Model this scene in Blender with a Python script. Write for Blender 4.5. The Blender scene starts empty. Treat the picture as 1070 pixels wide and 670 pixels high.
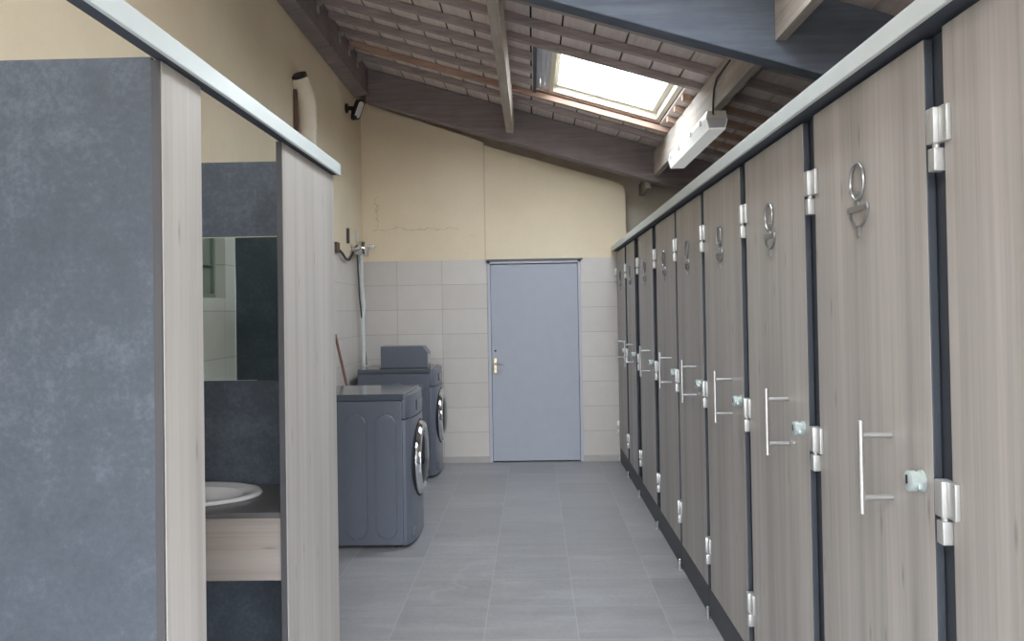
import bpy, bmesh, math, random
from mathutils import Vector, Matrix
random.seed(4)
sc = bpy.context.scene
COL = sc.collection

# ------------------------------------------------------------------ materials
def lin(c):
    return tuple(((v/255)/12.92 if v/255 <= .04045 else ((v/255+.055)/1.055)**2.4) for v in c)+(1.0,)

class NT:
    def __init__(s, name):
        s.m = bpy.data.materials.new(name); s.m.use_nodes = True
        s.t = s.m.node_tree; s.t.nodes.clear()
        s.out = s.n('ShaderNodeOutputMaterial'); s.b = s.n('ShaderNodeBsdfPrincipled')
        s.l(s.b.outputs[0], s.out.inputs[0])
    def n(s, k, **kw):
        x = s.t.nodes.new(k)
        for a, v in kw.items(): setattr(x, a, v)
        return x
    def l(s, a, b): s.t.links.new(a, b)
    def put(s, v, sock):
        if hasattr(v, 'node'): s.l(v, sock)
        else: sock.default_value = v
    def math(s, op, a, b=0.0, clamp=False):
        x = s.n('ShaderNodeMath', operation=op, use_clamp=clamp); s.put(a, x.inputs[0]); s.put(b, x.inputs[1]); return x.outputs[0]
    def vmath(s, op, a, b):
        x = s.n('ShaderNodeVectorMath', operation=op); s.put(a, x.inputs[0]); s.put(b, x.inputs[1]); return x.outputs[0]
    def pos(s): return s.n('ShaderNodeNewGeometry').outputs['Position']
    def objco(s, rand=True):
        c = s.n('ShaderNodeTexCoord').outputs['Object']
        if rand:
            r = s.n('ShaderNodeObjectInfo').outputs['Random']
            v = s.n('ShaderNodeCombineXYZ'); k = s.math('MULTIPLY', r, 37.0)
            s.l(k, v.inputs[0]); s.l(k, v.inputs[1]); s.l(k, v.inputs[2])
            c = s.vmath('ADD', c, v.outputs[0])
        return c
    def sep(s, v):
        x = s.n('ShaderNodeSeparateXYZ'); s.l(v, x.inputs[0]); return x.outputs
    def noise(s, v, scale, detail=4, rough=.55, dist=0.0):
        x = s.n('ShaderNodeTexNoise'); s.l(v, x.inputs['Vector'])
        x.inputs['Scale'].default_value = scale; x.inputs['Detail'].default_value = detail
        x.inputs['Roughness'].default_value = rough; x.inputs['Distortion'].default_value = dist
        return x.outputs['Fac']
    def scaled(s, v, sx, sy, sz): return s.vmath('MULTIPLY', v, (sx, sy, sz))
    def ramp(s, f, stops):
        x = s.n('ShaderNodeValToRGB'); s.l(f, x.inputs[0]); e = x.color_ramp.elements
        while len(e) < len(stops): e.new(.5)
        for q, (p, c) in zip(e, stops): q.position = p; q.color = c
        return x.outputs[0]
    def mix(s, f, a, b, mode='MIX'):
        x = s.n('ShaderNodeMix', data_type='RGBA', blend_type=mode); s.put(f, x.inputs[0]); s.put(a, x.inputs[6]); s.put(b, x.inputs[7]); return x.outputs[2]
    def maprange(s, f, a, b, c=0.0, d=1.0):
        x = s.n('ShaderNodeMapRange'); s.l(f, x.inputs[0])
        for i, v in enumerate((a, b, c, d)): x.inputs[i+1].default_value = v
        return x.outputs[0]
    def bump(s, h, strength=.2, dist=.002):
        x = s.n('ShaderNodeBump'); x.inputs['Strength'].default_value = strength; x.inputs['Distance'].default_value = dist
        s.l(h, x.inputs['Height']); s.l(x.outputs[0], s.b.inputs['Normal'])
    def base(s, c): s.put(c, s.b.inputs['Base Color']); return s
    def rm(s, r, m=0.0, spec=None):
        s.put(r, s.b.inputs['Roughness']); s.b.inputs['Metallic'].default_value = m
        if spec is not None: s.b.inputs['Specular IOR Level'].default_value = spec
        return s

def plain(name, rgb, r=.5, m=0.0, var=.06, spec=None):
    t = NT(name); f = t.noise(t.objco(), 9.0)
    c = lin(rgb); d = tuple(x*(1-var) for x in c[:3])+(1,); u = tuple(min(1, x*(1+var)) for x in c[:3])+(1,)
    t.base(t.ramp(f, [(.3, d), (.7, u)])).rm(r, m, spec); return t.m

def m_laminate(name, dark, mid, light, along='Z', r=.42):
    t = NT(name); v = t.objco()
    a = {'Z': (26, 26, .7), 'X': (.9, 26, 26)}[along]
    b = {'Z': (150, 150, 2.2), 'X': (2.2, 150, 150)}[along]
    k = {'Z': (7.5, 7.5, 1.7), 'X': (1.7, 7.5, 7.5)}[along]
    broad = t.noise(t.scaled(v, *[x*.28 for x in a]), 1.0, 2, .5, .3)
    streak = t.noise(t.scaled(v, *a), 1.0, 5, .6, .5)
    fine = t.noise(t.scaled(v, *b), 1.0, 2, .5)
    f = t.math('ADD', t.math('MULTIPLY', broad, .45), t.math('ADD', t.math('MULTIPLY', streak, .4), t.math('MULTIPLY', fine, .15)))
    c = t.ramp(f, [(.34, lin(dark)), (.5, lin(mid)), (.66, lin(light))])
    vx, vy, vz = t.sep(v); cv = t.n('ShaderNodeCombineXYZ')
    t.l(t.math('MULTIPLY', vy if along == 'Z' else vx, 9.0 if along == 'Z' else 2.0), cv.inputs[0]); t.l(t.math('MULTIPLY', vz, 1.9 if along == 'Z' else 12.0), cv.inputs[1])
    vo = t.n('ShaderNodeTexVoronoi', voronoi_dimensions='2D'); t.l(cv.outputs[0], vo.inputs['Vector']); vo.inputs['Scale'].default_value = 1.0
    sel = t.math('GREATER_THAN', t.sep(vo.outputs['Color'])[0], .62)
    kn = t.math('MULTIPLY', t.maprange(vo.outputs['Distance'], .075, .01), sel, True)
    c = t.mix(t.math('MULTIPLY', kn, .5), c, lin((96, 88, 82)))
    t.base(c).rm(r, 0, .4); t.bump(f, .06, .001); return t.m

def m_stone(name):
    t = NT(name); v = t.pos()
    n1 = t.noise(v, 8.0, 8, .72, .3); n2 = t.noise(v, 60, 5, .7); n3 = t.noise(v, 1.6, 3, .5)
    f = t.math('ADD', t.math('MULTIPLY', n1, .42), t.math('ADD', t.math('MULTIPLY', n2, .33), t.math('MULTIPLY', n3, .25)))
    c = t.ramp(f, [(.36, lin((63, 70, 78))), (.5, lin((73, 80, 89))), (.68, lin((97, 105, 115)))])
    t.base(c).rm(.5, 0, .35); return t.m

def grid_mask(t, u, per, off, w):
    fr = t.math('FRACT', t.math('DIVIDE', t.math('SUBTRACT', u, off), per))
    d = t.math('MULTIPLY', t.math('MINIMUM', fr, t.math('SUBTRACT', 1.0, fr)), per)
    cell = t.math('FLOOR', t.math('DIVIDE', t.math('SUBTRACT', u, off), per))
    return t.math('LESS_THAN', d, w), cell

def m_floor():
    t = NT('floor_tile_grey'); p = t.pos(); x, y, z = t.sep(p)
    gx, cxx = grid_mask(t, x, .447, -.259, .0025); gy, cyy = grid_mask(t, y, .443, 4.40, .0025)
    wn = t.n('ShaderNodeTexWhiteNoise'); cv = t.n('ShaderNodeCombineXYZ'); t.l(cxx, cv.inputs[0]); t.l(cyy, cv.inputs[1]); t.l(cv.outputs[0], wn.inputs['Vector'])
    sh = t.vmath('ADD', p, t.scaled(wn.outputs['Color'], 9, 9, 9))
    n1 = t.noise(t.scaled(sh, 2.0, 9, 1), 1.0, 6, .62, .4); n2 = t.noise(sh, 45, 4, .6)
    f = t.math('ADD', t.math('MULTIPLY', n1, .6), t.math('ADD', t.math('MULTIPLY', n2, .25), t.math('MULTIPLY', wn.outputs['Value'], .12)))
    c = t.ramp(f, [(.3, lin((132, 132, 134))), (.5, lin((148, 148, 150))), (.7, lin((166, 167, 169)))])
    g = t.math('MAXIMUM', gx, gy)
    c = t.mix(t.math('MULTIPLY', g, .36), c, lin((186, 186, 184)))
    # pale dried-water streak near the washing machine
    dx = t.math('ADD', x, .47); wob = t.math('MULTIPLY', t.math('SUBTRACT', t.noise(p, 6, 3), .5), .5)
    s1 = t.maprange(t.math('ABSOLUTE', t.math('SUBTRACT', t.math('ADD', dx, wob), t.math('MULTIPLY', t.math('SUBTRACT', y, 4.8), .33))), .05, .0)
    s2 = t.maprange(t.math('ABSOLUTE', t.math('SUBTRACT', y, 4.85)), .5, .3)
    c = t.mix(t.math('MULTIPLY', t.math('MULTIPLY', s1, s2), .35), c, lin((170, 172, 175)))
    t.base(c).rm(t.maprange(n1, .3, .7, .36, .5), 0, .45)
    t.bump(t.math('SUBTRACT', 1.0, g), .25, .001); return t.m

def m_wall(name, axis, per, off, tile_a, tile_b, yel_a, yel_b, ztop=2.06, crack=True):
    """tiles up to ztop, painted plaster above"""
    t = NT(name); p = t.pos(); xyz = t.sep(p); u = xyz[axis]; z = xyz[2]
    gu, cu = grid_mask(t, u, per, off, .002); gz, cz = grid_mask(t, z, .2505, .058, .002)
    wn = t.n('ShaderNodeTexWhiteNoise'); cv = t.n('ShaderNodeCombineXYZ'); t.l(cu, cv.inputs[0]); t.l(cz, cv.inputs[1]); t.l(cv.outputs[0], wn.inputs['Vector'])
    n1 = t.noise(p, 7, 5, .6)
    f = t.math('ADD', t.math('MULTIPLY', n1, .6), t.math('MULTIPLY', wn.outputs['Value'], .4))
    tc = t.ramp(f, [(.25, lin(tile_a)), (.75, lin(tile_b))])
    g = t.math('MAXIMUM', gu, gz)
    tc = t.mix(g, tc, lin((164, 158, 152)))
    n2 = t.noise(p, 1.1, 4, .6); n3 = t.noise(p, 30, 4, .6)
    f2 = t.math('ADD', t.math('MULTIPLY', n2, .8), t.math('MULTIPLY', n3, .2))
    yc = t.ramp(f2, [(.35, lin(yel_a)), (.65, lin(yel_b))])
    if crack:
        # thin hairline crack wandering across the plaster and a few chips
        w = t.math('MULTIPLY', t.math('SUBTRACT', t.noise(p, 7, 4, .6), .5), .16)
        l1 = t.math('LESS_THAN', t.math('ABSOLUTE', t.math('SUBTRACT', t.math('ADD', z, w), 2.385)), .004)
        r1 = t.math('MULTIPLY', t.math('GREATER_THAN', u, -1.62), t.math('LESS_THAN', u, -.75))
        l2 = t.math('LESS_THAN', t.math('ABSOLUTE', t.math('SUBTRACT', t.math('ADD', u, t.math('MULTIPLY', w, 2.0)), -1.58)), .006)
        r2 = t.math('MULTIPLY', t.math('GREATER_THAN', z, 2.40), t.math('LESS_THAN', z, 2.72))
        l3 = t.math('LESS_THAN', t.math('ABSOLUTE', t.math('ADD', u, .478)), .006)
        chip = t.math('MULTIPLY', t.math('LESS_THAN', t.math('ABSOLUTE', t.math('ADD', u, .62)), .03), t.math('MULTIPLY', t.math('LESS_THAN', t.math('ABSOLUTE', t.math('SUBTRACT', z, 2.25)), .07), t.math('GREATER_THAN', t.noise(p, 28, 2), .6)))
        k = t.math('MAXIMUM', t.math('MAXIMUM', t.math('MULTIPLY', l1, r1), t.math('MULTIPLY', l2, r2)), t.math('MAXIMUM', l3, chip))
        yc = t.mix(t.math('MULTIPLY', k, .28), yc, lin((120, 100, 78)))
    up = t.math('GREATER_THAN', z, ztop)
    t.base(t.mix(up, tc, yc)); t.rm(t.maprange(up, 0, 1, .38, .85), 0, .35)
    t.bump(t.math('MULTIPLY', t.math('SUBTRACT', 1.0, g), t.math('SUBTRACT', 1.0, up)), .2, .001)
    return t.m

def m_rough_wood(name, dark, mid, light, along='X', r=.8):
    t = NT(name); v = t.objco()
    a = {'X': (1.6, 30, 30), 'Y': (30, 1.6, 30)}[along]
    f1 = t.noise(t.scaled(v, *a), 1.0, 5, .65, .6); f2 = t.noise(v, 3.0, 4, .6)
    f = t.math('ADD', t.math('MULTIPLY', f1, .6), t.math('MULTIPLY', f2, .4))
    t.base(t.ramp(f, [(.32, lin(dark)), (.5, lin(mid)), (.68, lin(light))])).rm(r, 0, .25)
    t.bump(f, .35, .004); return t.m

M = {}
M['oak'] = m_laminate('grey_oak_laminate', (143, 138, 133), (166, 161, 156), (184, 179, 174))
M['oak_pale'] = m_laminate('pale_oak_laminate', (160, 155, 150), (178, 173, 168), (193, 189, 184))
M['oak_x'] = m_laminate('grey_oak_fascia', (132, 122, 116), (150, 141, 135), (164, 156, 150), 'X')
M['stone'] = m_stone('dark_stone_laminate')
M['anth'] = plain('anthracite_laminate', (62, 67, 75), .55)
M['shade_strip'] = plain('underdoor_shade', (66, 68, 74), .5)  # dark colour that stands for the shade below the doors
M['edge'] = plain('dark_panel_edge', (66, 65, 68), .6)
M['alu'] = plain('painted_aluminium', (204, 212, 212), .35, .0, .02, .5)
M['steel'] = plain('brushed_steel', (205, 205, 205), .28, .9, .03)
M['satin'] = plain('satin_hinge_metal', (190, 190, 188), .35, .55, .03)
M['signm'] = plain('dull_sign_steel', (158, 158, 158), .3, .75, .03)
M['chrome'] = plain('chrome', (225, 226, 230), .07, 1.0, .01)
M['lockm'] = plain('lock_metal', (196, 208, 206), .35, .45, .03)
M['black'] = plain('black_plastic', (30, 31, 34), .45)
M['seal'] = plain('black_rubber', (24, 25, 28), .6)
M['washer'] = plain('graphite_enamel', (98, 103, 114), .32, .1, .03, .5)
M['washer2'] = plain('graphite_front', (108, 113, 126), .28, .15, .03, .5)
M['washtop'] = plain('graphite_glossy_top', (92, 97, 106), .12, .2, .03, .8)
M['doorgrey'] = plain('grey_blue_door_paint', (172, 176, 188), .45, 0, .02)
M['framegrey'] = plain('grey_frame_paint', (188, 190, 200), .45, 0, .02)
M['brass'] = plain('worn_brass_plate', (205, 192, 160), .3, .8, .05)
M['white'] = plain('white_plastic', (222, 220, 212), .4, 0, .03)
M['pipe'] = plain('cream_pvc', (228, 218, 200), .5, 0, .04)
M['ceramic'] = plain('white_ceramic', (232, 234, 238), .1, 0, .01, .6)
M['worktop'] = plain('dark_worktop', (92, 90, 90), .3, 0, .08, .5)
M['hose'] = plain('grey_hose', (220, 224, 222), .45)
M['brown'] = plain('rust_brown_metal', (98, 76, 66), .6, .2, .1)
M['stick'] = plain('red_brown_broom_handle', (120, 82, 68), .5, 0, .1)
M['bristle'] = plain('dark_bristle', (50, 46, 44), .9)
M['roofboard'] = m_rough_wood('roof_boards', (202, 188, 182), (218, 204, 198), (230, 218, 212), 'Y')
M['rafter'] = m_rough_wood('rafter_wood', (146, 134, 132), (168, 155, 152), (188, 174, 170), 'X')
M['beam'] = m_rough_wood('beam_wood', (122, 113, 113), (140, 130, 130), (158, 148, 148), 'X')
M['truss'] = m_rough_wood('truss_wood', (86, 92, 102), (97, 103, 114), (110, 116, 126), 'X')
M['purlin'] = m_rough_wood('purlin_wood', (150, 141, 133), (174, 164, 154), (196, 186, 174), 'Y')
M['skylit'] = m_rough_wood('skylit_rafter_wood', (152, 126, 112), (178, 148, 132), (198, 168, 150), 'X')  # rafter wood with the skylight's orange glow put into its colour
M['darkroof'] = plain('roof_underlay', (22, 20, 20), .9)
M['floor'] = m_floor()
M['wallb'] = m_wall('back_wall_finish', 0, .46, -1.385, (203, 197, 191), (213, 207, 201), (229, 213, 185), (239, 224, 198))
M['walll'] = m_wall('side_wall_finish', 1, .46, .2, (203, 197, 191), (213, 207, 201), (222, 208, 182), (232, 219, 194), 2.07, False)
M['wallr'] = plain('plain_plaster', (225, 215, 195), .85)
M['wallf'] = plain('far_plaster', (225, 216, 200), .85)
M['winframe'] = plain('cream_window_paint', (228, 220, 204), .4, 0, .03)
M['lining'] = plain('grey_lining', (214, 214, 220), .5, 0, .04)
M['lininggap'] = plain('dark_blue_flashing', (62, 72, 86), .6)
M['frost'] = plain('frosted_pane', (128, 134, 124), .35, 0, .05)

def m_glass():
    t = NT('window_glass'); t.t.nodes.remove(t.b)
    a = t.n('ShaderNodeBsdfTransparent'); a.inputs[0].default_value = (.93, .95, .96, 1)
    g = t.n('ShaderNodeBsdfGlossy'); g.inputs['Roughness'].default_value = .02
    mx = t.n('ShaderNodeMixShader'); mx.inputs[0].default_value = .06
    t.l(a.outputs[0], mx.inputs[1]); t.l(g.outputs[0], mx.inputs[2]); t.l(mx.outputs[0], t.out.inputs[0]); return t.m
M['glass'] = m_glass()
def m_mirror():
    t = NT('mirror_glass'); t.base((.84, .94, .87, 1)).rm(.015, 1.0); return t.m
M['mirror'] = m_mirror()
def m_diff():
    t = NT('ribbed_acrylic'); p = t.objco(False)
    s = t.math('SINE', t.math('MULTIPLY', t.sep(p)[1], 420.0))
    t.base(lin((244, 245, 243))).rm(.25, 0, .5); t.bump(s, .3, .002)
    t.b.inputs['Emission Color'].default_value = (1, .99, .96, 1); t.b.inputs['Emission Strength'].default_value = .06; return t.m
M['diffuser'] = m_diff()
def m_port():
    t = NT('dark_porthole_glass'); t.base((.02, .022, .026, 1)).rm(.05, 0, .8); return t.m
M['port'] = m_port()

# ------------------------------------------------------------------ geometry helpers
def bm_new(): return bmesh.new()
def bx(bm, x0, x1, y0, y1, z0, z1, bev=0.0, seg=2):
    vs = [bm.verts.new((x, y, z)) for x in (x0, x1) for y in (y0, y1) for z in (z0, z1)]
    q = [(0, 1, 3, 2), (4, 6, 7, 5), (0, 4, 5, 1), (2, 3, 7, 6), (0, 2, 6, 4), (1, 5, 7, 3)]
    fs = [bm.faces.new([vs[i] for i in f]) for f in q]
    if bev > 0:
        es = set(e for f in fs for e in f.edges)
        bmesh.ops.bevel(bm, geom=list(es), offset=bev, segments=seg, profile=.6, affect='EDGES')
    return vs
def prism(bm, pts, axis, a0, a1, bev=0.0):
    """polygon in the plane perpendicular to axis, extruded between a0 and a1"""
    def P(p, a): return {'X': (a, p[0], p[1]), 'Y': (p[0], a, p[1]), 'Z': (p[0], p[1], a)}[axis]
    A = [bm.verts.new(P(p, a0)) for p in pts]; B = [bm.verts.new(P(p, a1)) for p in pts]
    fs = [bm.faces.new(A), bm.faces.new(B[::-1])]
    n = len(pts)
    for i in range(n): fs.append(bm.faces.new((A[i], B[i], B[(i+1) % n], A[(i+1) % n])))
    if bev > 0:
        es = set(e for f in fs[:2] for e in f.edges)
        bmesh.ops.bevel(bm, geom=list(es), offset=bev, segments=2, profile=.6, affect='EDGES')
def tube(bm, pts, r, seg=12, cap=True):
    pts = [Vector(p) for p in pts]; rr = r if isinstance(r, (list, tuple)) else [r]*len(pts)
    rings = []; up = None
    for i, p in enumerate(pts):
        d = (pts[min(i+1, len(pts)-1)]-pts[max(i-1, 0)]).normalized()
        if up is None:
            up = Vector((0, 0, 1)) if abs(d.z) < .9 else Vector((1, 0, 0))
        s = d.cross(up).normalized(); up = s.cross(d).normalized()
        rings.append([bm.verts.new(p+(s*math.cos(2*math.pi*k/seg)+up*math.sin(2*math.pi*k/seg))*rr[i]) for k in range(seg)])
    for a, b in zip(rings, rings[1:]):
        for k in range(seg): bm.faces.new((a[k], a[(k+1) % seg], b[(k+1) % seg], b[k]))
    if cap: bm.faces.new(rings[0][::-1]); bm.faces.new(rings[-1])
def lathe(bm, prof, origin, axis='Z', seg=32, sx=1.0, sy=1.0):
    """prof: (radius, height); revolved about axis through origin"""
    o = Vector(origin); rings = []
    for r, h in prof:
        ring = []
        for k in range(seg):
            a = 2*math.pi*k/seg; u, v = r*math.cos(a)*sx, r*math.sin(a)*sy
            q = {'Z': (u, v, h), 'X': (h, u, v), 'Y': (u, h, v)}[axis]
            ring.append(bm.verts.new(o+Vector(q)))
        rings.append(ring)
    for a, b in zip(rings, rings[1:]):
        for k in range(seg): bm.faces.new((a[k], a[(k+1) % seg], b[(k+1) % seg], b[k]))
    if prof[0][0] > 1e-5: bm.faces.new(rings[0][::-1])
    if prof[-1][0] > 1e-5: bm.faces.new(rings[-1])
def wloc(o):
    v = Vector(o.location)
    while o.parent: o = o.parent; v += Vector(o.location)
    return v
def obj(name, bm, mat, parent=None, smooth=False, origin=None):
    bmesh.ops.remove_doubles(bm, verts=bm.verts, dist=1e-6)
    bmesh.ops.recalc_face_normals(bm, faces=bm.faces)
    lo = Vector([min(v.co[i] for v in bm.verts) for i in range(3)]); hi = Vector([max(v.co[i] for v in bm.verts) for i in range(3)])
    o3 = Vector(origin) if origin else Vector(((lo.x+hi.x)/2, (lo.y+hi.y)/2, lo.z))
    for v in bm.verts: v.co -= o3
    me = bpy.data.meshes.new(name); bm.to_mesh(me); bm.free()
    me.materials.append(mat)
    if smooth:
        for p in me.polygons: p.use_smooth = True
        try: me.set_sharp_from_angle(angle=math.radians(38))
        except Exception: pass
    o = bpy.data.objects.new(name, me); COL.objects.link(o)
    if parent: o.parent = parent; o.location = o3-wloc(parent)
    else: o.location = o3
    return o
def tag(o, label=None, cat=None, group=None, kind=None):
    if label: o['label'] = label
    if cat: o['category'] = cat
    if group: o['group'] = group
    if kind: o['kind'] = kind
    return o
def thing(name, loc, label, cat, group=None, kind='thing'):
    o = bpy.data.objects.new(name, None); COL.objects.link(o); o.location = loc
    o.empty_display_size = .1
    return tag(o, label, cat, group, kind)
def edge_slots(o, m2):
    o.data.materials.append(m2)
    for p in o.data.polygons:
        if abs(p.normal.x) < .5: p.material_index = 1
def struct(name, bm, mat, label, cat, parent=None):
    return tag(obj(name, bm, mat, parent), label, cat, None, 'structure')

YB = 8.56                     # tiled back wall
YF = 8.90                     # plastered wall behind it
YN = -1.60                    # open end of the room behind the viewer
def xl(y): return -1.655-.012*(y-1.9)
def zr(x): return 3.48-.30*(x+.2)          # underside of the rafters
COSR = 1/math.sqrt(1+.09)

# ------------------------------------------------------------------ room shell
b = bm_new(); bx(b, -2.0, 2.45, YN, YF+.1, -.12, 0)
struct('floor', b, M['floor'], 'grey square stone-look floor tiles with pale grout', 'floor')

# left wall: skewed slab with the small window opening
WY0, WY1, WZ0, WZ1 = 2.025, 2.66, 1.63, 2.03
b = bm_new()
def skew(bm, y0, y1, z0, z1, d=.16):
    vs = []
    for y in (y0, y1):
        for x in (xl(y)-d, xl(y)):
            for z in (z0, z1): vs.append(bm.verts.new((x, y, z)))
    q = [(0, 1, 3, 2), (4, 6, 7, 5), (0, 4, 5, 1), (2, 3, 7, 6), (0, 2, 6, 4), (1, 5, 7, 3)]
    for f in q: bm.faces.new([vs[i] for i in f])
ZT = 4.06
skew(b, YN, WY0, 0, ZT); skew(b, WY1, YF+.1, 0, ZT); skew(b, WY0, WY1, 0, WZ0); skew(b, WY0, WY1, WZ1, ZT)
struct('wall_left', b, M['walll'], 'long wall, pale tiles below and yellow painted plaster above', 'wall')

# back wall with door opening and sloping, round-cornered top
DX0, DX1, DZ = -.462, .487, 2.045
b = bm_new()
pts = [(xl(YB)-.1, 0), (DX0, 0), (DX0, DZ), (DX1, DZ), (DX1, 0), (.955, 0), (.955, 2.70), (.948, 2.745), (.925, 2.785), (.885, 2.812), (.84, 2.832), (-.478, 3.228), (-.478, 3.262), (xl(YB)-.1, 3.735)]
prism(b, pts, 'Y', YB, YB+.2)
struct('wall_back', b, M['wallb'], 'end wall with grey door, tiled below and cracked yellow plaster above', 'wall')
b = bm_new(); bx(b, -2.0, 2.45, YF, YF+.12, 0, 3.98)
struct('wall_far', b, M['wallf'], 'shaded plaster wall seen past the end of the cubicles', 'wall')
b = bm_new(); bx(b, 2.32, 2.45, YN, YF, 0, zr(2.32)+.13)
struct('wall_right', b, M['wallr'], 'plain plaster wall behind the row of cubicles', 'wall')
b = bm_new(); bx(b, -1.75, -1.0, YN, YN+.12, 0, 2.15); bx(b, 1.9, 2.32, YN, YN+.12, 0, 2.15); bx(b, -1.75, 2.32, YN, YN+.12, 2.15, 2.84)
struct('wall_front', b, M['wallr'], 'unseen plaster wall behind the viewer, wide opening added to admit daylight', 'wall')  # unseen wall, added to limit the daylight from the open end
# baseboards
b = bm_new()
bx(b, xl(YB)+.012, DX0, YB-.01, YB, 0, .056)
bx(b, DX1, .84, YB-.01, YB, 0, .056)
struct('baseboard_back', b, plain('skirting_tile', (178, 172, 168), .4), 'pale tiled skirting at the foot of the end wall', 'baseboard')

# ------------------------------------------------------------------ grey door in the back wall
d1 = tag(bpy.data.objects.new('door_1', None), 'grey-blue metal door with brass handle plate in end wall', 'door', None, 'structure')
COL.objects.link(d1); d1.location = ((DX0+DX1)/2, YB, 0)
b = bm_new()
bx(b, DX0, DX0+.03, YB-.012, YB+.09, 0, DZ, .003); bx(b, DX1-.03, DX1, YB-.012, YB+.09, 0, DZ, .003)
bx(b, DX0, DX1, YB-.012, YB+.09, DZ-.03, DZ, .003)
obj('door_frame', b, M['framegrey'], d1)
b = bm_new(); bx(b, DX0+.033, DX1-.033, YB+.006, YB+.05, .012, DZ-.036, .003)
leaf = obj('door_leaf', b, M['doorgrey'], d1)
b = bm_new(); bx(b, DX0-.01, DX1+.02, YB-.03, YB-.001, DZ+.001, DZ+.016, .003)
obj('head_drip', b, plain('head_drip_grey', (122, 122, 124), .5), d1)
b = bm_new(); bx(b, DX0+.05, DX0+.088, YB-.004, YB+.006, .90, 1.06, .006)
pl = tag(obj('handle_plate', b, M['brass'], d1), 'pale brass handle plate')
b = bm_new(); tube(b, [(DX0+.069, YB-.003, 1.0), (DX0+.069, YB-.05, 1.0), (DX0+.08, YB-.055, 1.0), (DX0+.165, YB-.055, .995)], [.009, .009, .009, .007])
obj('lever', b, M['steel'], pl, True)
b = bm_new(); lathe(b, [(.006, 0), (.006, -.006)], (DX0+.069, YB-.004, .945), 'Y', 12); obj('keyhole', b, M['black'], pl)
b = bm_new(); lathe(b, [(.011, 0), (.008, -.006), (.0001, -.008)], (DX0+.069, YB+.006, 1.13), 'Y', 12); obj('latch_button', b, M['edge'], d1)

# ------------------------------------------------------------------ roof: boards, rafters, beams
SX0, SX1, SY0, SY1 = .03, 1.13, 6.06, 7.40          # opening for the roof window
RX0, RX1 = -1.84, 2.45
DZB = .05
# unseen second opening nearer the viewer, added to let in fill light
TX0, TX1, TY0, TY1 = .20, 1.0, 2.1, 3.55
b = bm_new()
step = .216*COSR
x = RX0
def cut(spans, a, c):
    o = []
    for s0, s1 in spans:
        if c <= s0 or a >= s1: o.append((s0, s1)); continue
        if a > s0: o.append((s0, a))
        if c < s1: o.append((c, s1))
    return o
while x < RX1:
    x1 = min(x+step-.013, RX1)
    xsplit = [x]+[q for q in (TX0, SX0, TX1, SX1) if x < q < x1]+[x1]
    xsplit.sort()
    for xa, xb in zip(xsplit, xsplit[1:]):
        spans = [(YN, YF+.05)]
        if xb > SX0+1e-6 and xa < SX1-1e-6: spans = cut(spans, SY0, SY1)
        if xb > TX0+1e-6 and xa < TX1-1e-6: spans = cut(spans, TY0, TY1)
        for s0, s1 in spans:
            prism(b, [(xa, zr(xa)+DZB), (xb, zr(xb)+DZB), (xb, zr(xb)+DZB+.02), (xa, zr(xa)+DZB+.02)], 'Y', s0, s1)
    x += step
tag(obj('ceiling', b, M['roofboard']), 'brown roof boards laid on the rafters', 'ceiling', None, 'structure')
b = bm_new()
for (xa, xb, ya, yb) in [(RX0, RX1, YN, TY0), (RX0, TX0, TY0, TY1), (TX1, RX1, TY0, TY1), (RX0, RX1, TY1, SY0), (RX0, SX0, SY0, SY1), (SX1, RX1, SY0, SY1), (RX0, RX1, SY1, YF+.05)]:
    prism(b, [(xa, zr(xa)+DZB+.03), (xb, zr(xb)+DZB+.03), (xb, zr(xb)+DZB+.05), (xa, zr(xa)+DZB+.05)], 'Y', ya, yb)
tag(obj('ceiling_underlay', b, M['darkroof']), 'dark underlay showing in the gaps of the roof boards', 'ceiling', None, 'structure')

def sloped(bm, x0, x1, y0, y1, d0, d1, bev=.004):
    prism(bm, [(x0, zr(x0)+d0), (x1, zr(x1)+d0), (x1, zr(x1)+d1), (x0, zr(x0)+d1)], 'Y', y0, y1, bev)
rafters = [7.71, 7.36, 6.99, 6.63, 6.28, 5.93, 5.54, 5.15, 4.76]
ordn = ['first', 'second', 'third', 'fourth', 'fifth', 'sixth', 'seventh', 'eighth']
XLF, XRT = -1.583, 2.31
for i, y in enumerate(rafters):
    if y in (6.99, 6.63, 6.28):
        b = bm_new(); sloped(b, XLF, SX0-.004, y-.03, y+.03, 0, DZB-.002)
        tag(obj('rafter', b, M['rafter']), 'brown rafter cut short at the grey side of the skylight, %s from the back beam' % ordn[i], 'rafter', 'roof rafters', 'thing')
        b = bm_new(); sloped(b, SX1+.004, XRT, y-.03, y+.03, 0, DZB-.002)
        tag(obj('rafter', b, M['skylit']), 'lit stub of rafter between skylight and lamp purlin, %s from the back beam' % ordn[i], 'rafter', 'roof rafters', 'thing')
    else:
        b = bm_new(); sloped(b, XLF, XRT, y-.03, y+.03, 0, DZB-.002)
        tag(obj('rafter', b, M['skylit' if i == 1 else 'rafter']), {0: 'brown roof rafter next to the heavy back beam', 1: 'rafter along the lower edge of the skylight', 5: 'rafter crossing just above the top edge of the skylight', 6: 'second roof rafter above the skylight, close to the grey truss', 7: 'rafter running just behind the lower edge of the grey truss beam', 8: 'rafter mostly hidden behind the grey truss beam'}[i], 'rafter', 'roof rafters', 'thing')
# heavy beam in front of the end wall
b = bm_new(); sloped(b, -1.60, 2.30, 8.20, 8.34, -.29, DZB-.003, .008)
tag(obj('roof_beam', b, M['beam']), 'heavy dark sloping beam just in front of the end wall', 'beam', None, 'thing')
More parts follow.
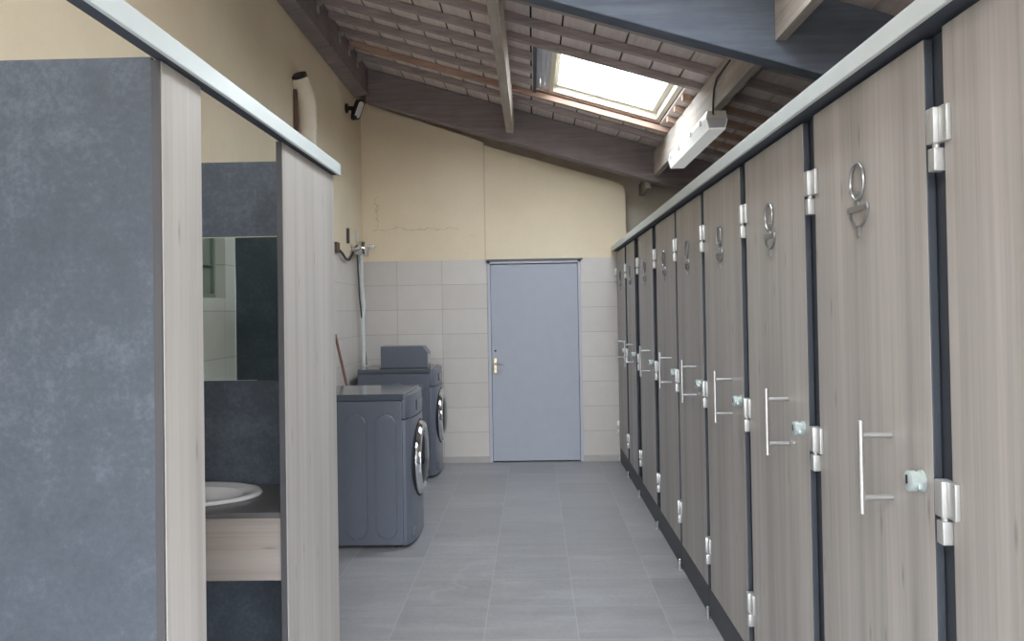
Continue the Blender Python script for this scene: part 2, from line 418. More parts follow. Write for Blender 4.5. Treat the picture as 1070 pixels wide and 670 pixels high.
# big grey truss
b = bm_new(); sloped(b, -1.58, 2.30, 4.10, 4.22, -.335, DZB-.003, .008)
tag(obj('roof_truss', b, M['truss']), 'wide grey-blue sloping truss beam nearest the viewer', 'beam', None, 'thing')
# wall plate on the left with rafter brackets
b = bm_new()
y0, y1 = 2.0, 8.20
vs = []
for y in (y0, y1):
    vs.append([b.verts.new(p) for p in ((xl(y)+.005, y, 3.66), (-1.585, y, 3.68), (-1.587, y, zr(-1.585)+DZB-.003), (xl(y)+.005, y, zr(-1.585)+DZB-.003))])
A, B2 = vs
b.faces.new(A); b.faces.new(B2[::-1])
for k in range(4): b.faces.new((A[k], B2[k], B2[(k+1) % 4], A[(k+1) % 4]))
tag(obj('wall_plate', b, M['beam']), 'dark timber wall plate under the rafter ends along the yellow wall', 'beam', None, 'thing')
names_b = ['nearest the back beam', 'second from the back beam', 'third from the back beam', 'fourth from the back beam', 'fifth from the back beam']
for i, y in enumerate([7.71, 7.36, 6.99, 6.28, 5.93]):
    b = bm_new(); bx(b, -1.584, -1.579, y-.05, y+.02, zr(-1.58)-.09, zr(-1.58)-.005, .001)
    bx(b, -1.584, -1.54, y-.05, y-.046, zr(-1.58)-.05, zr(-1.58)-.012)
    tag(obj('rafter_bracket', b, M['satin']), 'galvanised rafter bracket on the wall plate, %s' % names_b[i], 'bracket', 'rafter brackets', 'thing')
# purlins run under the rafters, along the room
b = bm_new(); prism(b, [(-.235, 3.275), (-.165, 3.262), (-.15, 3.40), (-.155, zr(-.155)-.002), (-.225, zr(-.225)-.002)], 'Y', 4.222, 8.198, .006)
tag(obj('purlin', b, M['purlin']), 'pale timber purlin beside the skylight, running to the back beam', 'purlin', 'roof purlins', 'thing')
PB = [(1.195, 2.825), (1.245, 2.825), (1.245, zr(1.245)-.002), (1.195, zr(1.195)-.002)]
b = bm_new(); prism(b, PB, 'Y', 4.222, 8.198, .005)
tag(obj('purlin', b, M['purlin']), 'grey timber purlin carrying the fluorescent lamp', 'purlin', 'roof purlins', 'thing')
b = bm_new(); prism(b, PB, 'Y', 2.2, 4.098, .005)
tag(obj('purlin', b, M['purlin']), 'grey timber purlin running from the truss towards the viewer', 'purlin', 'roof purlins', 'thing')
b = bm_new(); prism(b, [(x-.06, z-.1) for x, z in PB[:2]]+[(PB[2][0]-.06, 2.84), (PB[3][0]-.06, 2.84)], 'Y', 8.341, YF-.002, .005)
tag(obj('purlin', b, M['purlin']), 'short dark purlin end beyond the back beam', 'purlin', 'roof purlins', 'thing')

# ------------------------------------------------------------------ skylight
w1 = tag(bpy.data.objects.new('window_1', None), 'skylight in the sloping roof with cream frame and white sky', 'window', None, 'structure')
COL.objects.link(w1); w1.location = (.6, 6.7, zr(.6))
def ring(bm, x0, x1, y0, y1, wx, wy, d0, d1):
    sloped(bm, x0, x0+wx, y0, y1, d0, d1, .003); sloped(bm, x1-wx, x1, y0, y1, d0, d1, .003)
    sloped(bm, x0+wx, x1-wx, y0, y0+wy, d0, d1, .003); sloped(bm, x0+wx, x1-wx, y1-wy, y1, d0, d1, .003)
FX0, FX1, FY0, FY1 = .17, 1.125, SY0+.02, SY1-.075
b = bm_new(); ring(b, FX0, FX1, FY0, FY1, .035, .04, .075, .22); obj('window_frame', b, M['winframe'], w1)
b = bm_new(); ring(b, FX0+.036, FX1-.036, FY0+.041, FY1-.041, .04, .05, .13, .205); obj('sash', b, M['winframe'], w1)
b = bm_new(); sloped(b, FX0+.07, FX1-.07, FY0+.085, FY1-.085, .185, .19, 0); obj('pane', b, M['glass'], w1)
b = bm_new()
for k in range(3): sloped(b, .06+k*.037, .06+k*.037+.032, SY0+.02, SY1-.08, .07+.006*k, .26, .004)
tag(obj('side_lining', b, M['lining'], w1), 'grey grooved lining')
b = bm_new(); sloped(b, SX0+.001, .058, SY0+.002, SY1-.08, .03, .24, .002); obj('flashing', b, M['lininggap'], w1)
b = bm_new(); sloped(b, SX0+.02, SX1, SY1-.072, SY1-.003, .06, .13, .003); obj('lower_trim', b, M['skylit'], w1)
# unseen skylight added above the viewer to brighten the near end
w3 = tag(bpy.data.objects.new('fill_skylight', None), 'unseen skylight added for fill light in the roof near the viewer', 'window', None, 'structure')
COL.objects.link(w3); w3.location = (.4, 1.3, zr(.4))
b = bm_new(); ring(b, TX0, TX1, TY0, TY1, .05, .05, .075, .28); obj('window_frame', b, M['winframe'], w3)
b = bm_new(); sloped(b, TX0+.04, TX1-.04, TY0+.04, TY1-.04, .185, .19, 0); obj('pane', b, M['glass'], w3)

# ------------------------------------------------------------------ fluorescent lamp under the purlin
LY0, LY1 = 5.52, 7.05
lt = thing('batten_lamp', (1.215, (LY0+LY1)/2, 2.70), 'long fluorescent lamp with ribbed clear cover under the purlin', 'lamp')
b = bm_new(); prism(b, [(1.15, 2.775), (1.29, 2.775), (1.28, 2.8245), (1.16, 2.8245)], 'Y', LY0, LY1, .004); obj('housing', b, M['white'], lt)
b = bm_new(); prism(b, [(1.165, 2.70), (1.275, 2.70), (1.295, 2.774), (1.145, 2.774)], 'Y', LY0+.004, LY1-.004, .006); obj('diffuser', b, M['diffuser'], lt)
for y in (LY0+.002, LY1-.002):
    b = bm_new(); prism(b, [(1.17, 2.712), (1.27, 2.712), (1.288, 2.773), (1.152, 2.773)], 'Y', y-.006, y+.006, .002); obj('end_cap', b, M['lining'], lt)
for y in (LY0+.15, LY0+.5, LY0+1.0, LY1-.15):
    b = bm_new(); bx(b, 1.139, 1.146, y-.015, y+.015, 2.755, 2.79, .002); obj('clip', b, M['satin'], lt)
b = bm_new(); tube(b, [(1.19, 5.0, 3.0), (1.188, 5.35, 2.99), (1.188, 5.44, 2.94), (1.186, 5.46, 2.86), (1.19, 5.49, 2.80), (1.20, 5.518, 2.80)], .006, 8)
tag(obj('power_cable', b, M['black'], None, True), 'black power cable looping down the purlin to the lamp', 'cable', None, 'thing')

# ------------------------------------------------------------------ cubicle fronts
XD = .85
doors = [(.95, 1.748), (1.829, 2.544), (2.643, 3.364), (3.448, 4.18), (4.25, 4.983), (5.035, 5.818), (5.982, 6.774), (7.038, 7.651), (7.774, 8.53)]
dl = ['washroom cubicle at the near end, its oak door cut by the photo edge',
      'second washroom cubicle from the near end, oak door with handle and washbasin sign',
      'third washroom cubicle from the near end, oak door between narrow dark posts',
      'fourth washroom cubicle from the near end of the row',
      'fifth washroom cubicle from the near end, middle of the row',
      'sixth washroom cubicle from the near end, fourth from the tiled end wall',
      'seventh washroom cubicle from the near end, beside the widest dark post',
      'last but one washroom cubicle before the tiled end wall, with narrow door',
      'last washroom cubicle, its door touching the tiled end wall']
ZD0, ZD1 = .15, 2.11
def make_handle(door, yn):
    y = yn+.205
    b = bm_new(); tube(b, [(.776, y, 1.042), (.776, y, 1.264)], .0075, 12)
    for z in (1.08, 1.228): tube(b, [(.781, y, z), (XD-.001, y, z)], .0065, 10)
    obj('handle', b, M['steel'], door, True)
def make_lock(door, yn):
    y = yn+.05
    b = bm_new(); bx(b, XD-.0365, XD-.0345, y-.0035, y+.0035, 1.145, 1.164)
    for f in b.faces: f.material_index = 1
    lathe(b, [(.024, XD-.001), (.024, XD-.006), (.02, XD-.009), (.02, XD-.016), (.023, XD-.018), (.023, XD-.032), (.019, XD-.035), (.0001, XD-.035)], (0, y, 1.15), 'X', 28)
    bx(b, XD-.026, XD-.014, y-.036, y-.018, 1.138, 1.15, .003)
    k = obj('lock', b, M['lockm'], door, True); k.data.materials.append(M['black'])
def make_hinge(door, yf, z):
    b = bm_new(); bx(b, XD-.012, XD-.0005, yf-.03, yf+.004, z+.04, z+.115, .003)
    bx(b, XD-.022, XD+.006, yf+.004, yf+.038, z+.04, z+.115, .004)
    bx(b, XD-.02, XD+.006, yf+.007, yf+.036, z-.017, z+.032, .004)
    lathe(b, [(.008, z+.03), (.008, z+.042)], (XD-.008, yf+.021, 0), 'Z', 12)
    obj('hinge', b, M['satin'], door, True)
def make_sign(door, yc):
    """steel washbasin pictogram: oval mirror ring, tap, half-round bowl with waste"""
    xs = XD-.004
    b = bm_new(); n = 40
    path = [(xs-.002, yc+.044*math.cos(2*math.pi*k/n), 1.858+.047*math.sin(2*math.pi*k/n)) for k in range(n+1)]
    tube(b, path, .0045, 8, False)
    lathe(b, [(.009, XD-.0005), (.009, XD-.008), (.0001, XD-.008)], (0, yc, 1.827), 'X', 16)
    prism(b, [(yc-.006, 1.797), (yc+.006, 1.797), (yc+.0035, 1.822), (yc-.0035, 1.822)], 'X', XD-.007, XD-.0005)
    m = 20
    def arc(r0, r1, zc, zs): return [(yc+r0*math.cos(math.pi+math.pi*k/m), zc+r1*math.sin(math.pi+math.pi*k/m)) for k in range(m+1)]
    out, inn = arc(.064, .053, 1.793, 1), arc(.050, .036, 1.781, 1)
    prism(b, out+inn[::-1], 'X', XD-.008, XD-.0005)
    bx(b, XD-.008, XD-.0005, yc-.066, yc+.066, 1.781, 1.797, .002)
    prism(b, [(yc-.009, 1.742), (yc+.009, 1.742), (yc+.006, 1.715), (yc-.006, 1.715)], 'X', XD-.008, XD-.0005)
    obj('washbasin_sign', b, M['signm'], door, True)
for i, (yn, yf) in enumerate(doors):
    cu = thing('washroom_cubicle', (XD+.01, (yn+yf)/2, 0), dl[i], 'cubicle', 'washroom cubicles')
    b = bm_new(); bx(b, XD, XD+.02, yn, yf, ZD0, ZD1, .003); d = obj('door', b, M['oak'], cu); edge_slots(d, M['anth'])
    make_handle(d, yn); make_lock(d, yn); make_sign(d, (yn+yf)/2+.015)
    for z in (1.83, 1.06, .29): make_hinge(d, yf-.004, z)
    yq = doors[i+1][0] if i < 8 else 8.545
    b = bm_new(); bx(b, XD+.004, XD+.0225, yn+.002, yq-.002, .001, .1485, .001); tag(obj('shade_strip', b, M['shade_strip'], cu), 'dark strip standing in for under-door shade')  # dark strip put in place of the shadow band under the doors
    if i == 8: continue
    # dark post filling the gap to the next cubicle, on a steel foot, and the partition behind it
    y0, y1 = doors[i][1]-.03, doors[i+1][0]+.03
    b = bm_new(); bx(b, XD+.0235, XD+.045, y0, y1, .002, 2.117, .002); p = tag(obj('post', b, M['anth'], cu), 'dark post beside the door')
    b = bm_new(); lathe(b, [(.014, 0), (.014, .006), (.008, .01), (.008, .055), (.0001, .06)], (XD-.011, (y0+y1)/2, 0), 'Z', 16); obj('foot', b, M['steel'], cu, True)
    b = bm_new(); bx(b, XD+.062, 2.315, (y0+y1)/2-.01, (y0+y1)/2+.01, .10, 2.10, .002); tag(obj('partition', b, M['anth'], cu), 'dark partition')
b = bm_new(); bx(b, .80, .812, -.6, 8.545, 2.118, 2.168, .003); bx(b, .812, .90, -.6, 8.545, 2.160, 2.168)
hr = tag(obj('header_rail', b, M['alu']), 'pale metal header rail above the long row of oak doors', 'rail', None, 'thing')
b = bm_new(); bx(b, .8125, .899, -.6, 8.54, 2.121, 2.159); tag(obj('channel_shade', b, M['anth'], hr), 'dark strip standing in for channel shade')  # dark bar fills the open channel in place of its inner shade

# ------------------------------------------------------------------ washbasin cubicle on the left
b = bm_new(); bx(b, -.812, -.80, -.4, 3.518, 2.118, 2.168, .003); bx(b, -.85, -.812, -.4, 3.518, 2.160, 2.168)
hr = tag(obj('header_rail', b, M['alu']), 'pale metal header rail above the washbasin niche panels', 'rail', None, 'thing')
b = bm_new(); bx(b, -.845, -.8125, -.4, 3.512, 2.121, 2.159); tag(obj('channel_shade', b, M['anth'], hr), 'dark strip standing in for channel shade')  # dark fill again stands for the shade inside the rail
P1 = 1.868
b = bm_new(); bx(b, xl(1.9)+.004, -.851, P1, P1+.018, .01, 2.125, .002)
tag(obj('partition_panel', b, M['stone']), 'large dark stone-look partition panel nearest the viewer', 'partition', None, 'thing')
b = bm_new(); bx(b, xl(3.28)+.004, -.852, 3.27, 3.288, .01, 2.14, .002)
tag(obj('partition_panel', b, M['stone']), 'dark stone-look panel behind the mirror and washbasin', 'partition', None, 'thing')
def end_panel(y0, y1, label):
    p = thing('end_panel', (-.84, (y0+y1)/2, 0), label, 'panel', 'oak end panels')
    b = bm_new(); bx(b, -.849, -.83, y0+.006, y1-.001, .01, 2.117, .002); obj('panel_board', b, M['oak_pale'], p)
    b = bm_new(); bx(b, -.8505, -.8315, y0-.002, y0+.005, .01, 2.117, .001); tag(obj('edge_strip', b, M['edge'], p), 'dark edge strip')
end_panel(1.868, 2.10, 'narrow pale oak end panel beside the large dark partition')
end_panel(2.787, 3.515, 'pale oak end panel between washbasin niche and washing machine')
# mirror
b = bm_new(); bx(b, -1.52, -.993, 3.262, 3.269, 1.283, 1.845, .0025)
tag(obj('mirror', b, M['mirror']), 'frameless mirror on the dark panel above the washbasin', 'mirror', None, 'thing')
# vanity
v = thing('vanity_counter', (-1.25, 3.03, .65), 'dark washbasin counter with pale oak fascia inside the niche', 'counter')
b = bm_new()
CXB, CYB, AX, AY = -1.285, 3.065, .275, .20
# worktop with an oval hole
n = 48; outer = []; inner = []
x0, x1, y0, y1 = xl(3.0)+.012, -.856, 2.80, 3.268
for k in range(n):
    a = 2*math.pi*k/n; c, s = math.cos(a), math.sin(a)
    inner.append((CXB+(AX-.035)*c, CYB+(AY-.035)*s))
    tx = ((x1-CXB)/c if c > 1e-6 else (x0-CXB)/c if c < -1e-6 else 1e9); ty = ((y1-CYB)/s if s > 1e-6 else (y0-CYB)/s if s < -1e-6 else 1e9)
    q = min(tx, ty); outer.append((CXB+q*c, CYB+q*s))
for (cx, cy) in ((x0, y0), (x0, y1), (x1, y0), (x1, y1)):
    k = min(range(n), key=lambda k: (outer[k][0]-cx)**2+(outer[k][1]-cy)**2); outer[k] = (cx, cy)
L = [[b.verts.new((p[0], p[1], z)) for p in q] for q in (outer, inner) for z in (.860, .878)]
for k in range(n):
    j = (k+1) % n
    b.faces.new((L[1][k], L[1][j], L[3][j], L[3][k])); b.faces.new((L[0][k], L[0][j], L[2][j], L[2][k]))
    b.faces.new((L[0][k], L[0][j], L[1][j], L[1][k])); b.faces.new((L[2][k], L[2][j], L[3][j], L[3][k]))
obj('worktop', b, M['worktop'], v)
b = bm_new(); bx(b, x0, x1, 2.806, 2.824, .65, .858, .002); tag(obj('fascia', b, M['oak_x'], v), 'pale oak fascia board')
# basin
wb = thing('washbasin', (CXB, CYB, .86), 'oval white ceramic washbasin set in the dark counter', 'washbasin')
b = bm_new()
def ov(bm, rows, seg=56):
    R = []
    for fx, fy, z in rows: R.append([bm.verts.new((CXB+fx*math.cos(2*math.pi*k/seg), CYB+fy*math.sin(2*math.pi*k/seg), z)) for k in range(seg)])
    for a, c in zip(R, R[1:]):
        for k in range(seg): bm.faces.new((a[k], a[(k+1) % seg], c[(k+1) % seg], c[k]))
    bm.faces.new(R[-1])
ov(b, [(AX-.03, AY-.03, .872), (AX, AY, .8795), (AX+.002, AY+.002, .884), (AX-.004, AY-.004, .892), (AX-.018, AY-.018, .894), (AX-.03, AY-.03, .890), (AX-.062, AY-.06, .884), (AX-.07, AY-.066, .876), (AX-.085, AY-.075, .83), (AX-.13, AY-.11, .775), (.03, .03, .765)])
obj('bowl', b, M['ceramic'], wb, True)
b = bm_new(); lathe(b, [(.022, .766), (.022, .769), (.0001, .770)], (CXB, CYB, 0), 'Z', 20); obj('waste', b, M['chrome'], wb)
t = thing('basin_tap', (-1.30, 3.225, .89), 'small chrome tap behind the oval washbasin', 'tap')
b = bm_new(); lathe(b, [(.024, .879), (.024, .885), (.018, .89), (.018, .985), (.0001, .99)], (-1.30, 3.243, 0), 'Z', 18); obj('tap_body', b, M['chrome'], t, True)
b = bm_new(); tube(b, [(-1.30, 3.23, .96), (-1.30, 3.16, .975), (-1.30, 3.13, .96)], .011, 12); obj('spout', b, M['chrome'], t, True)

# small window on the left wall, seen in the mirror
w2 = tag(bpy.data.objects.new('window_2', None), 'small frosted window in the side wall, seen in the mirror', 'window', None, 'structure')
COL.objects.link(w2); w2.location = (xl(2.3), 2.34, WZ0)
b = bm_new()
for (a, c, e, f) in ((WY0, WY1, WZ0, WZ0+.025), (WY0, WY1, WZ1-.025, WZ1), (WY0, WY0+.025, WZ0+.025, WZ1-.025), (WY1-.025, WY1, WZ0+.025, WZ1-.025), (WY0+.025, WY1-.025, 1.803, 1.808)):
    bx(b, xl(2.3)-.09, xl(2.3)-.05, a, c, e, f, .002)
obj('window_frame', b, M['frost'], w2)
b = bm_new(); bx(b, xl(2.3)-.08, xl(2.3)-.07, WY0+.02, WY1-.02, WZ0+.02, WZ1-.02); obj('pane', b, M['frost'], w2)

# ------------------------------------------------------------------ washing machines
def rrect(u0, u1, v0, v1, r, k=8):
    o = []
    for (cu, cv, a0) in ((u1-r, v1-r, 0), (u0+r, v1-r, 90), (u0+r, v0+r, 180), (u1-r, v0+r, 270)):
        for i in range(k+1):
            a = math.radians(a0+90*i/k); o.append((cu+r*math.cos(a), cv+r*math.sin(a)))
    return o
def washer(x_back, x_front, y0, y1, h, label):
    xs = x_front-.068; ym = (y0+y1)/2
    w = thing('washing_machine', ((x_back+x_front)/2, ym, 0), label, 'washing machine', 'washing machines')
    b = bm_new(); bx(b, x_back, xs-.002, y0, y1, .02, h-.045, .006); obj('cabinet', b, M['washer'], w)
    # curved front
    def plan(xo, ins=0.0):
        p = [(xs, y0+ins)]
        n = 18
        for k in range(n+1):
            s = -1+2*k/n; c = max(0, 1-abs(s)**2.6)
            p.append((xs+.015+(xo-xs-.015)*(.3+.7*c) if 0 < k < n else xs+.02, ym+s*(y1-y0-2*ins)/2))
        p.append((xs, y1-ins)); return p
    zc = h*.835
    b = bm_new(); prism(b, plan(x_front), 'Z', .02, zc-.003, .006); obj('front_panel', b, M['washer2'], w, True)
    b = bm_new(); prism(b, plan(x_front-.004), 'Z', zc+.003, h-.012, .008); cp = obj('control_panel', b, M['washer2'], w, True)
    b = bm_new(); bx(b, x_front-.02, x_front+.0005, ym-.13, ym+.13, zc+.035, zc+.105, .004); obj('display', b, M['port'], cp)
    b = bm_new(); lathe(b, [(.03, x_front-.03), (.03, x_front-.012), (.026, x_front-.008), (.0001, x_front-.008)], (0, ym+.2, zc+.07), 'X', 24); obj('dial', b, M['washer'], cp, True)
    b = bm_new(); bx(b, x_back, xs+.018, y0-.002, y1+.002, h-.043, h, .008, 3); obj('top_cover', b, M['washtop'], w)
    for u in ((xs-.174, xs-.043), (xs-.374, xs-.237)):
        b = bm_new(); prism(b, rrect(u[0], u[1], .065, h-.13, .06), 'Y', y0-.011, y0+.004, .009); obj('pressed_panel', b, M['washer'], w)
    # door: dark ring, chrome ring, glass bowl
    zc2 = h*.535; xf = x_front
    b = bm_new(); lathe(b, [(.278, xf-.035), (.278, xf-.012), (.272, xf-.004), (.262, xf+.002), (.252, xf+.002), (.252, xf-.035)], (0, ym, zc2), 'X', 56); dr = obj('door_ring', b, M['seal'], w, True)
    b = bm_new(); lathe(b, [(.2518, xf-.03), (.2518, xf+.008), (.238, xf+.03), (.205, xf+.036), (.184, xf+.022), (.178, xf-.03)], (0, ym, zc2), 'X', 56); tag(obj('chrome_ring', b, M['chrome'], dr, True), 'bright chrome door ring')
    b = bm_new(); lathe(b, [(.178, xf-.03), (.178, xf+.012), (.16, xf+.034), (.12, xf+.046), (.06, xf+.052), (.0001, xf+.053)], (0, ym, zc2), 'X', 48); obj('door_glass', b, M['port'], dr, True)
    b = bm_new(); bx(b, xf+.012, xf+.036, y0+.11, y0+.145, zc2-.07, zc2+.07, .008); obj('door_handle', b, M['chrome'], dr, True)
    b = bm_new(); bx(b, x_front-.05, x_front-.004, ym-.27, ym-.19, .06, .12, .004); obj('filter_flap', b, M['washer'], w)
    for (fx, fy) in ((x_back+.06, y0+.06), (x_back+.06, y1-.06), (xs-.04, y0+.06), (xs-.04, y1-.06)):
        b = bm_new(); lathe(b, [(.025, 0), (.025, .012), (.015, .02), (.015, .03)], (fx, fy, 0), 'Z', 14); obj('foot', b, M['seal'], w)
    return w
washer(-1.54, -.80, 5.49, 6.18, 1.005, 'graphite front-loading washing machine nearer the viewer, beside the oak panel')
washer(-1.64, -.905, 7.78, 8.47, 1.012, 'graphite washing machine near the end wall, carrying the grey box')
# coin box on the far machine
pb = thing('payment_box', (-1.22, 7.98, 1.012), 'dark grey box with a slanted corner on top of the far washing machine', 'box')
b = bm_new(); prism(b, [(-1.44, 1.0125), (-1.0, 1.0125), (-1.0, 1.155), (-1.045, 1.218), (-1.44, 1.218)], 'Y', 7.88, 8.12, .004); obj('box_case', b, M['washer'], pb)
b = bm_new(); bx(b, -1.0, -.996, 7.92, 8.08, 1.05, 1.14, .002); obj('coin_plate', b, M['steel'], pb)
b = bm_new(); bx(b, -1.445, -1.0, 7.86, 7.885, 1.0125, 1.02, .002); obj('base_lip', b, M['edge'], pb)
# broom leaning in the corner between the machines
br = thing('broom', (-1.56, 7.2, 0), 'red-brown broom handle leaning on tiled wall between the two machines', 'broom')
xt = xl(7.25)+.012
b = bm_new(); tube(b, [(-1.40, 7.02, .14), (xt+.002, 7.2, 1.36)], .0115, 12); obj('handle', b, M['stick'], br, True)
b = bm_new(); bx(b, -1.43, -1.37, 6.86, 7.18, .10, .15, .012); obj('broom_head', b, M['stick'], br)
b = bm_new(); bx(b, -1.435, -1.365, 6.85, 7.19, .0, .10, .01); obj('bristles', b, M['bristle'], br)

# ------------------------------------------------------------------ fittings on the side wall
# water valve group above the far machine
vt = thing('water_valve', (xl(7.95)+.05, 7.95, 2.13), 'chrome water valve on the side wall above the far machine', 'valve')
X0 = xl(7.9)
b = bm_new(); lathe(b, [(.045, 0), (.045, .012), (.022, .016), (.022, .05), (.062, .055), (.07, .10), (.062, .14), (.03, .15), (.0001, .15)], (X0+.002, 7.97, 2.155), 'X', 20); obj('valve_body', b, M['chrome'], vt, True)
b = bm_new(); tube(b, [(X0+.05, 7.97, 2.155), (X0+.06, 8.06, 2.15), (X0+.065, 8.30, 2.16)], .03, 14); obj('pipe_arm', b, M['satin'], vt, True)
b = bm_new(); tube(b, [(X0+.065, 8.28, 2.20), (X0+.065, 8.28, 2.10)], [.05, .05], 16); bx(b, X0+.02, X0+.17, 8.25, 8.31, 2.18, 2.215, .006); obj('valve_lever', b, M['satin'], vt, True)
b = bm_new(); tube(b, [(X0+.045, 8.16, 2.14), (X0+.05, 8.20, 2.05), (X0+.05, 8.215, 1.8), (X0+.06, 8.26, 1.6), (X0+.045, 8.24, 1.5), (X0+.05, 8.27, 1.25), (X0+.05, 8.27, 1.016)], .02, 12); tag(obj('supply_hose', b, M['hose'], vt, True), 'pale grey supply hose')
b = bm_new(); tube(b, [(X0+.03, 8.10, 2.14), (X0+.03, 8.13, 2.05), (X0+.035, 8.17, 1.7), (X0+.045, 8.24, 1.45), (X0+.055, 8.34, 1.1), (X0+.055, 8.36, 1.02)], .008, 10); tag(obj('drain_tube', b, M['edge'], vt, True), 'thin dark tube')
b = bm_new(); X1 = xl(7.3)
bx(b, X1+.001, X1+.03, 7.24, 7.36, 2.07, 2.16, .004)
wbx = thing('wall_outlet', (X1+.02, 7.3, 2.11), 'small brown box on the side wall with a bent black cable', 'outlet')
obj('outlet_box', b, M['brown'], wbx)
b = bm_new(); tube(b, [(X1+.02, 7.36, 2.10), (X1+.03, 7.46, 2.07), (X1+.03, 7.58, 2.03), (X1+.03, 7.72, 2.03), (X1+.03, 7.86, 2.09), (X1+.03, 7.90, 2.11)], .011, 10); obj('cable', b, M['black'], wbx, True)
b = bm_new(); bx(b, xl(7.8)+.001, xl(7.8)+.022, 7.78, 7.83, 2.19, 2.33, .004)
tag(obj('conduit_stub', b, M['edge']), 'short dark conduit stub above the chrome valve', 'conduit', 'conduit stubs', 'thing')
b = bm_new(); bx(b, xl(8.2)+.001, xl(8.2)+.02, 8.20, 8.24, 2.20, 2.34, .004)
tag(obj('conduit_stub', b, M['lining']), 'pale conduit stub in the corner above the valve lever', 'conduit', 'conduit stubs', 'thing')

# flue pipe
X2 = xl(6.1)+.075
fp = thing('flue_pipe', (X2, 6.1, 0), 'cream plastic pipe with an elbow into the yellow wall above the header rail', 'pipe')
b = bm_new(); tube(b, [(X2, 6.12, 0.002), (X2, 6.12, 2.90)], .065, 24); obj('pipe', b, M['pipe'], fp, True)
b = bm_new(); tube(b, [(X2, 6.12, 2.88), (X2, 6.12, 2.93)], .071, 24); obj('socket', b, M['pipe'], fp, True)
b = bm_new(); tube(b, [(X2, 6.12, 2.91), (X2, 6.12, 3.06), (X2-.005, 6.105, 3.12), (X2-.02, 6.06, 3.19), (X2-.03, 6.02, 3.25)], [.067, .067, .067, .066, .064], 24); obj('elbow', b, M['pipe'], fp, True)
b = bm_new(); tube(b, [(X2-.03, 6.02, 3.25), (X2-.034, 6.008, 3.268)], [.058, .058], 24); obj('open_end', b, M['black'], fp, True)
b = bm_new(); bx(b, xl(6.1)+.003, xl(6.1)+.03, 6.0, 6.03, 2.84, 3.16, .004); obj('bracket', b, M['brown'], fp)  # dark strip added where the pipe only casts shade on the wall

# flood lamp
X3 = xl(7.85)
fl = thing('wall_flood_lamp', (X3+.06, 7.85, 3.4), 'small black flood lamp high on the yellow wall by the roof beam', 'lamp')
b = bm_new(); lathe(b, [(.045, .001), (.045, .02), (.02, .03), (.016, .09)], (X3, 7.83, 3.46), 'X', 20); obj('wall_mount', b, M['black'], fl, True)
def pill(bm, p, q, ax, r, n=10):
    p = Vector(p); q = Vector(q); d = (q-p).normalized(); s = Vector(ax).normalized(); u = d.cross(s)
    ring0, ring1 = [], []
    for k in range(2*n+2):
        a = math.pi*(k if k <= n else k-1)/n
        c = q if k <= n else p
        off = s*0
        ang = -math.pi/2+a if k <= n else -math.pi/2+a
        off = d*(math.cos(ang)*r)+u*(math.sin(ang)*r)
        ring0.append(c+off-s*.022); ring1.append(c+off+s*.022)
    A = [bm.verts.new(v) for v in ring0]; B = [bm.verts.new(v) for v in ring1]
    bm.faces.new(A); bm.faces.new(B[::-1])
    m = len(A)
    for k in range(m): bm.faces.new((A[k], B[k], B[(k+1) % m], A[(k+1) % m]))
axv = Vector((.75, -.6, -.35)).normalized()
dd = Vector((.25, .0, .97)); dd = (dd-axv*dd.dot(axv)).normalized()
c0 = Vector((X3+.12, 7.80, 3.44))
b = bm_new(); pill(b, c0-dd*.055, c0+dd*.055, axv, .042); hd = obj('lamp_head', b, M['black'], fl, True)
b = bm_new(); pill(b, c0-dd*.05+axv*.004, c0+dd*.05+axv*.004, axv, .030); obj('lens', b, M['white'], hd, True)
b = bm_new(); lathe(b, [(.0001, -.03), (.02, -.024), (.03, 0), (.02, .024), (.0001, .03)], (X3+.085, 7.79, 3.365), 'X', 16); tube(b, [(X3+.06, 7.82, 3.45), (X3+.085, 7.79, 3.37)], .012, 10)
obj('motion_sensor', b, M['black'], fl, True)

# ------------------------------------------------------------------ light
w = bpy.data.worlds.new('overcast'); sc.world = w; w.use_nodes = True
nt = w.node_tree; nt.nodes.clear()
o = nt.nodes.new('ShaderNodeOutputWorld'); bg = nt.nodes.new('ShaderNodeBackground')
# overcast sky: brightest overhead, dimmer towards the horizon, dull ground below it
tc = nt.nodes.new('ShaderNodeTexCoord'); sx = nt.nodes.new('ShaderNodeSeparateXYZ'); cr = nt.nodes.new('ShaderNodeValToRGB'); mr = nt.nodes.new('ShaderNodeMapRange')
nt.links.new(tc.outputs['Generated'], sx.inputs[0]); nt.links.new(sx.outputs[2], mr.inputs[0])
mr.inputs[1].default_value = -1; mr.inputs[2].default_value = 1
nt.links.new(mr.outputs[0], cr.inputs[0])
e = cr.color_ramp.elements
e[0].position = 0; e[0].color = (.07, .07, .07, 1)
e[1].position = 1; e[1].color = (.90, .95, 1, 1)
k = e.new(.49); k.color = (.09, .09, .09, 1); k = e.new(.53); k.color = (.39, .41, .43, 1); k = e.new(.75); k.color = (.83, .88, .94, 1)
nt.links.new(cr.outputs[0], bg.inputs[0]); bg.inputs[1].default_value = 6.0
nt.links.new(bg.outputs[0], o.inputs[0])
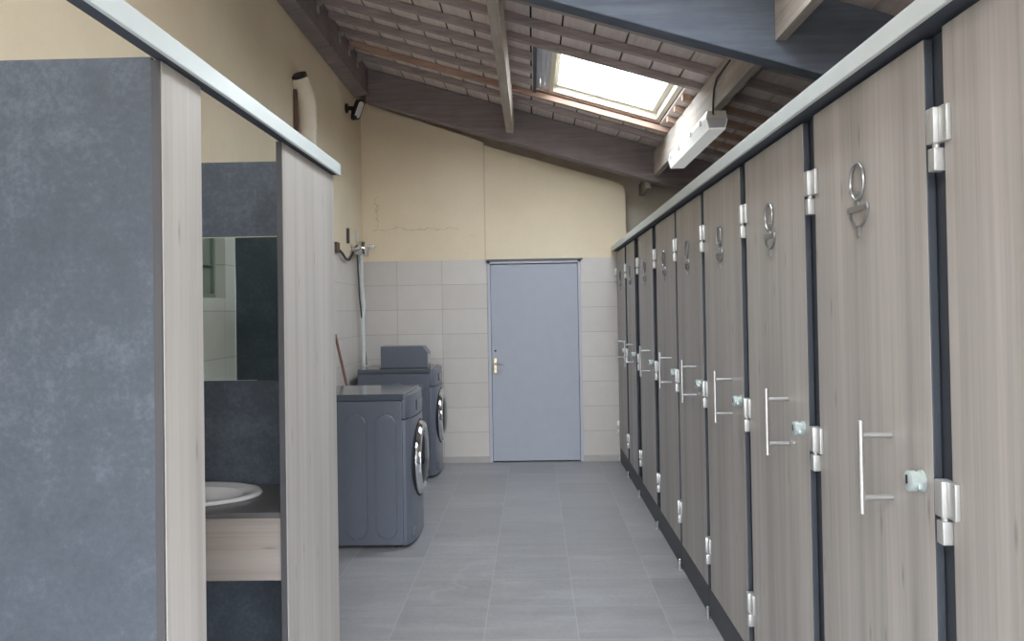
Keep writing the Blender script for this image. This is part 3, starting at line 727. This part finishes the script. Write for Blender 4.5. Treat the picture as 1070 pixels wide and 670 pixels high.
def portal(name, loc, rot, sx, sy):
    l = bpy.data.lights.new(name, 'AREA'); l.shape = 'RECTANGLE'; l.size = sx; l.size_y = sy
    l.cycles.is_portal = True
    ob = bpy.data.objects.new(name, l); COL.objects.link(ob); ob.location = loc; ob.rotation_euler = rot
sl = math.atan(.30)
portal('skylight_portal', ((FX0+FX1)/2, (FY0+FY1)/2, zr((FX0+FX1)/2)+.31), (0, sl, 0), 1.0, 1.3)
portal('skylight_portal', ((TX0+TX1)/2, (TY0+TY1)/2, zr((TX0+TX1)/2)+.31), (0, sl, 0), 0.7, 1.4)
portal('open_end_portal', (.45, YN-.02, 1.07), (math.radians(90), 0, 0), 2.9, 2.14)
portal('gable_portal', (.3, YN-.02, 3.4), (math.radians(90), 0, 0), 4.2, 1.1)

# ------------------------------------------------------------------ camera
F, CXP, CYP = 880.0, 535.0, 311.5
yaw, pitch, roll = 22/F, .0146, .0166
fw = Vector((-math.sin(yaw), math.cos(yaw), 0)); rt = Vector((math.cos(yaw), math.sin(yaw), 0)); up = Vector((0, 0, 1))
fw2 = fw*math.cos(pitch)+up*math.sin(pitch); up2 = up*math.cos(pitch)-fw*math.sin(pitch)
rt3 = rt*math.cos(roll)-up2*math.sin(roll); up3 = up2*math.cos(roll)+rt*math.sin(roll)
cd = bpy.data.cameras.new('camera'); cam = bpy.data.objects.new('camera', cd); COL.objects.link(cam)
mx = Matrix((rt3, up3, -fw2)).transposed().to_4x4(); mx.translation = (0, 0, 1.54); cam.matrix_world = mx
cd.sensor_fit = 'HORIZONTAL'; cd.sensor_width = 36; cd.lens = F/1070*36; cd.shift_x = 0; cd.shift_y = -(335-CYP)/1070
cd.clip_start = .02
sc.camera = cam
sc.view_settings.view_transform = 'Standard'; sc.view_settings.look = 'None'; sc.view_settings.gamma = 1.0
sc.view_settings.use_curve_mapping = False
sc.view_settings.exposure = 2.18
sc.cycles.use_denoising = True
try: sc.cycles.denoiser = 'OPENIMAGEDENOISE'
except Exception: pass
sc.cycles.max_bounces = 12; sc.cycles.diffuse_bounces = 8; sc.cycles.transparent_max_bounces = 16
sc.cycles.sample_clamp_indirect = 6
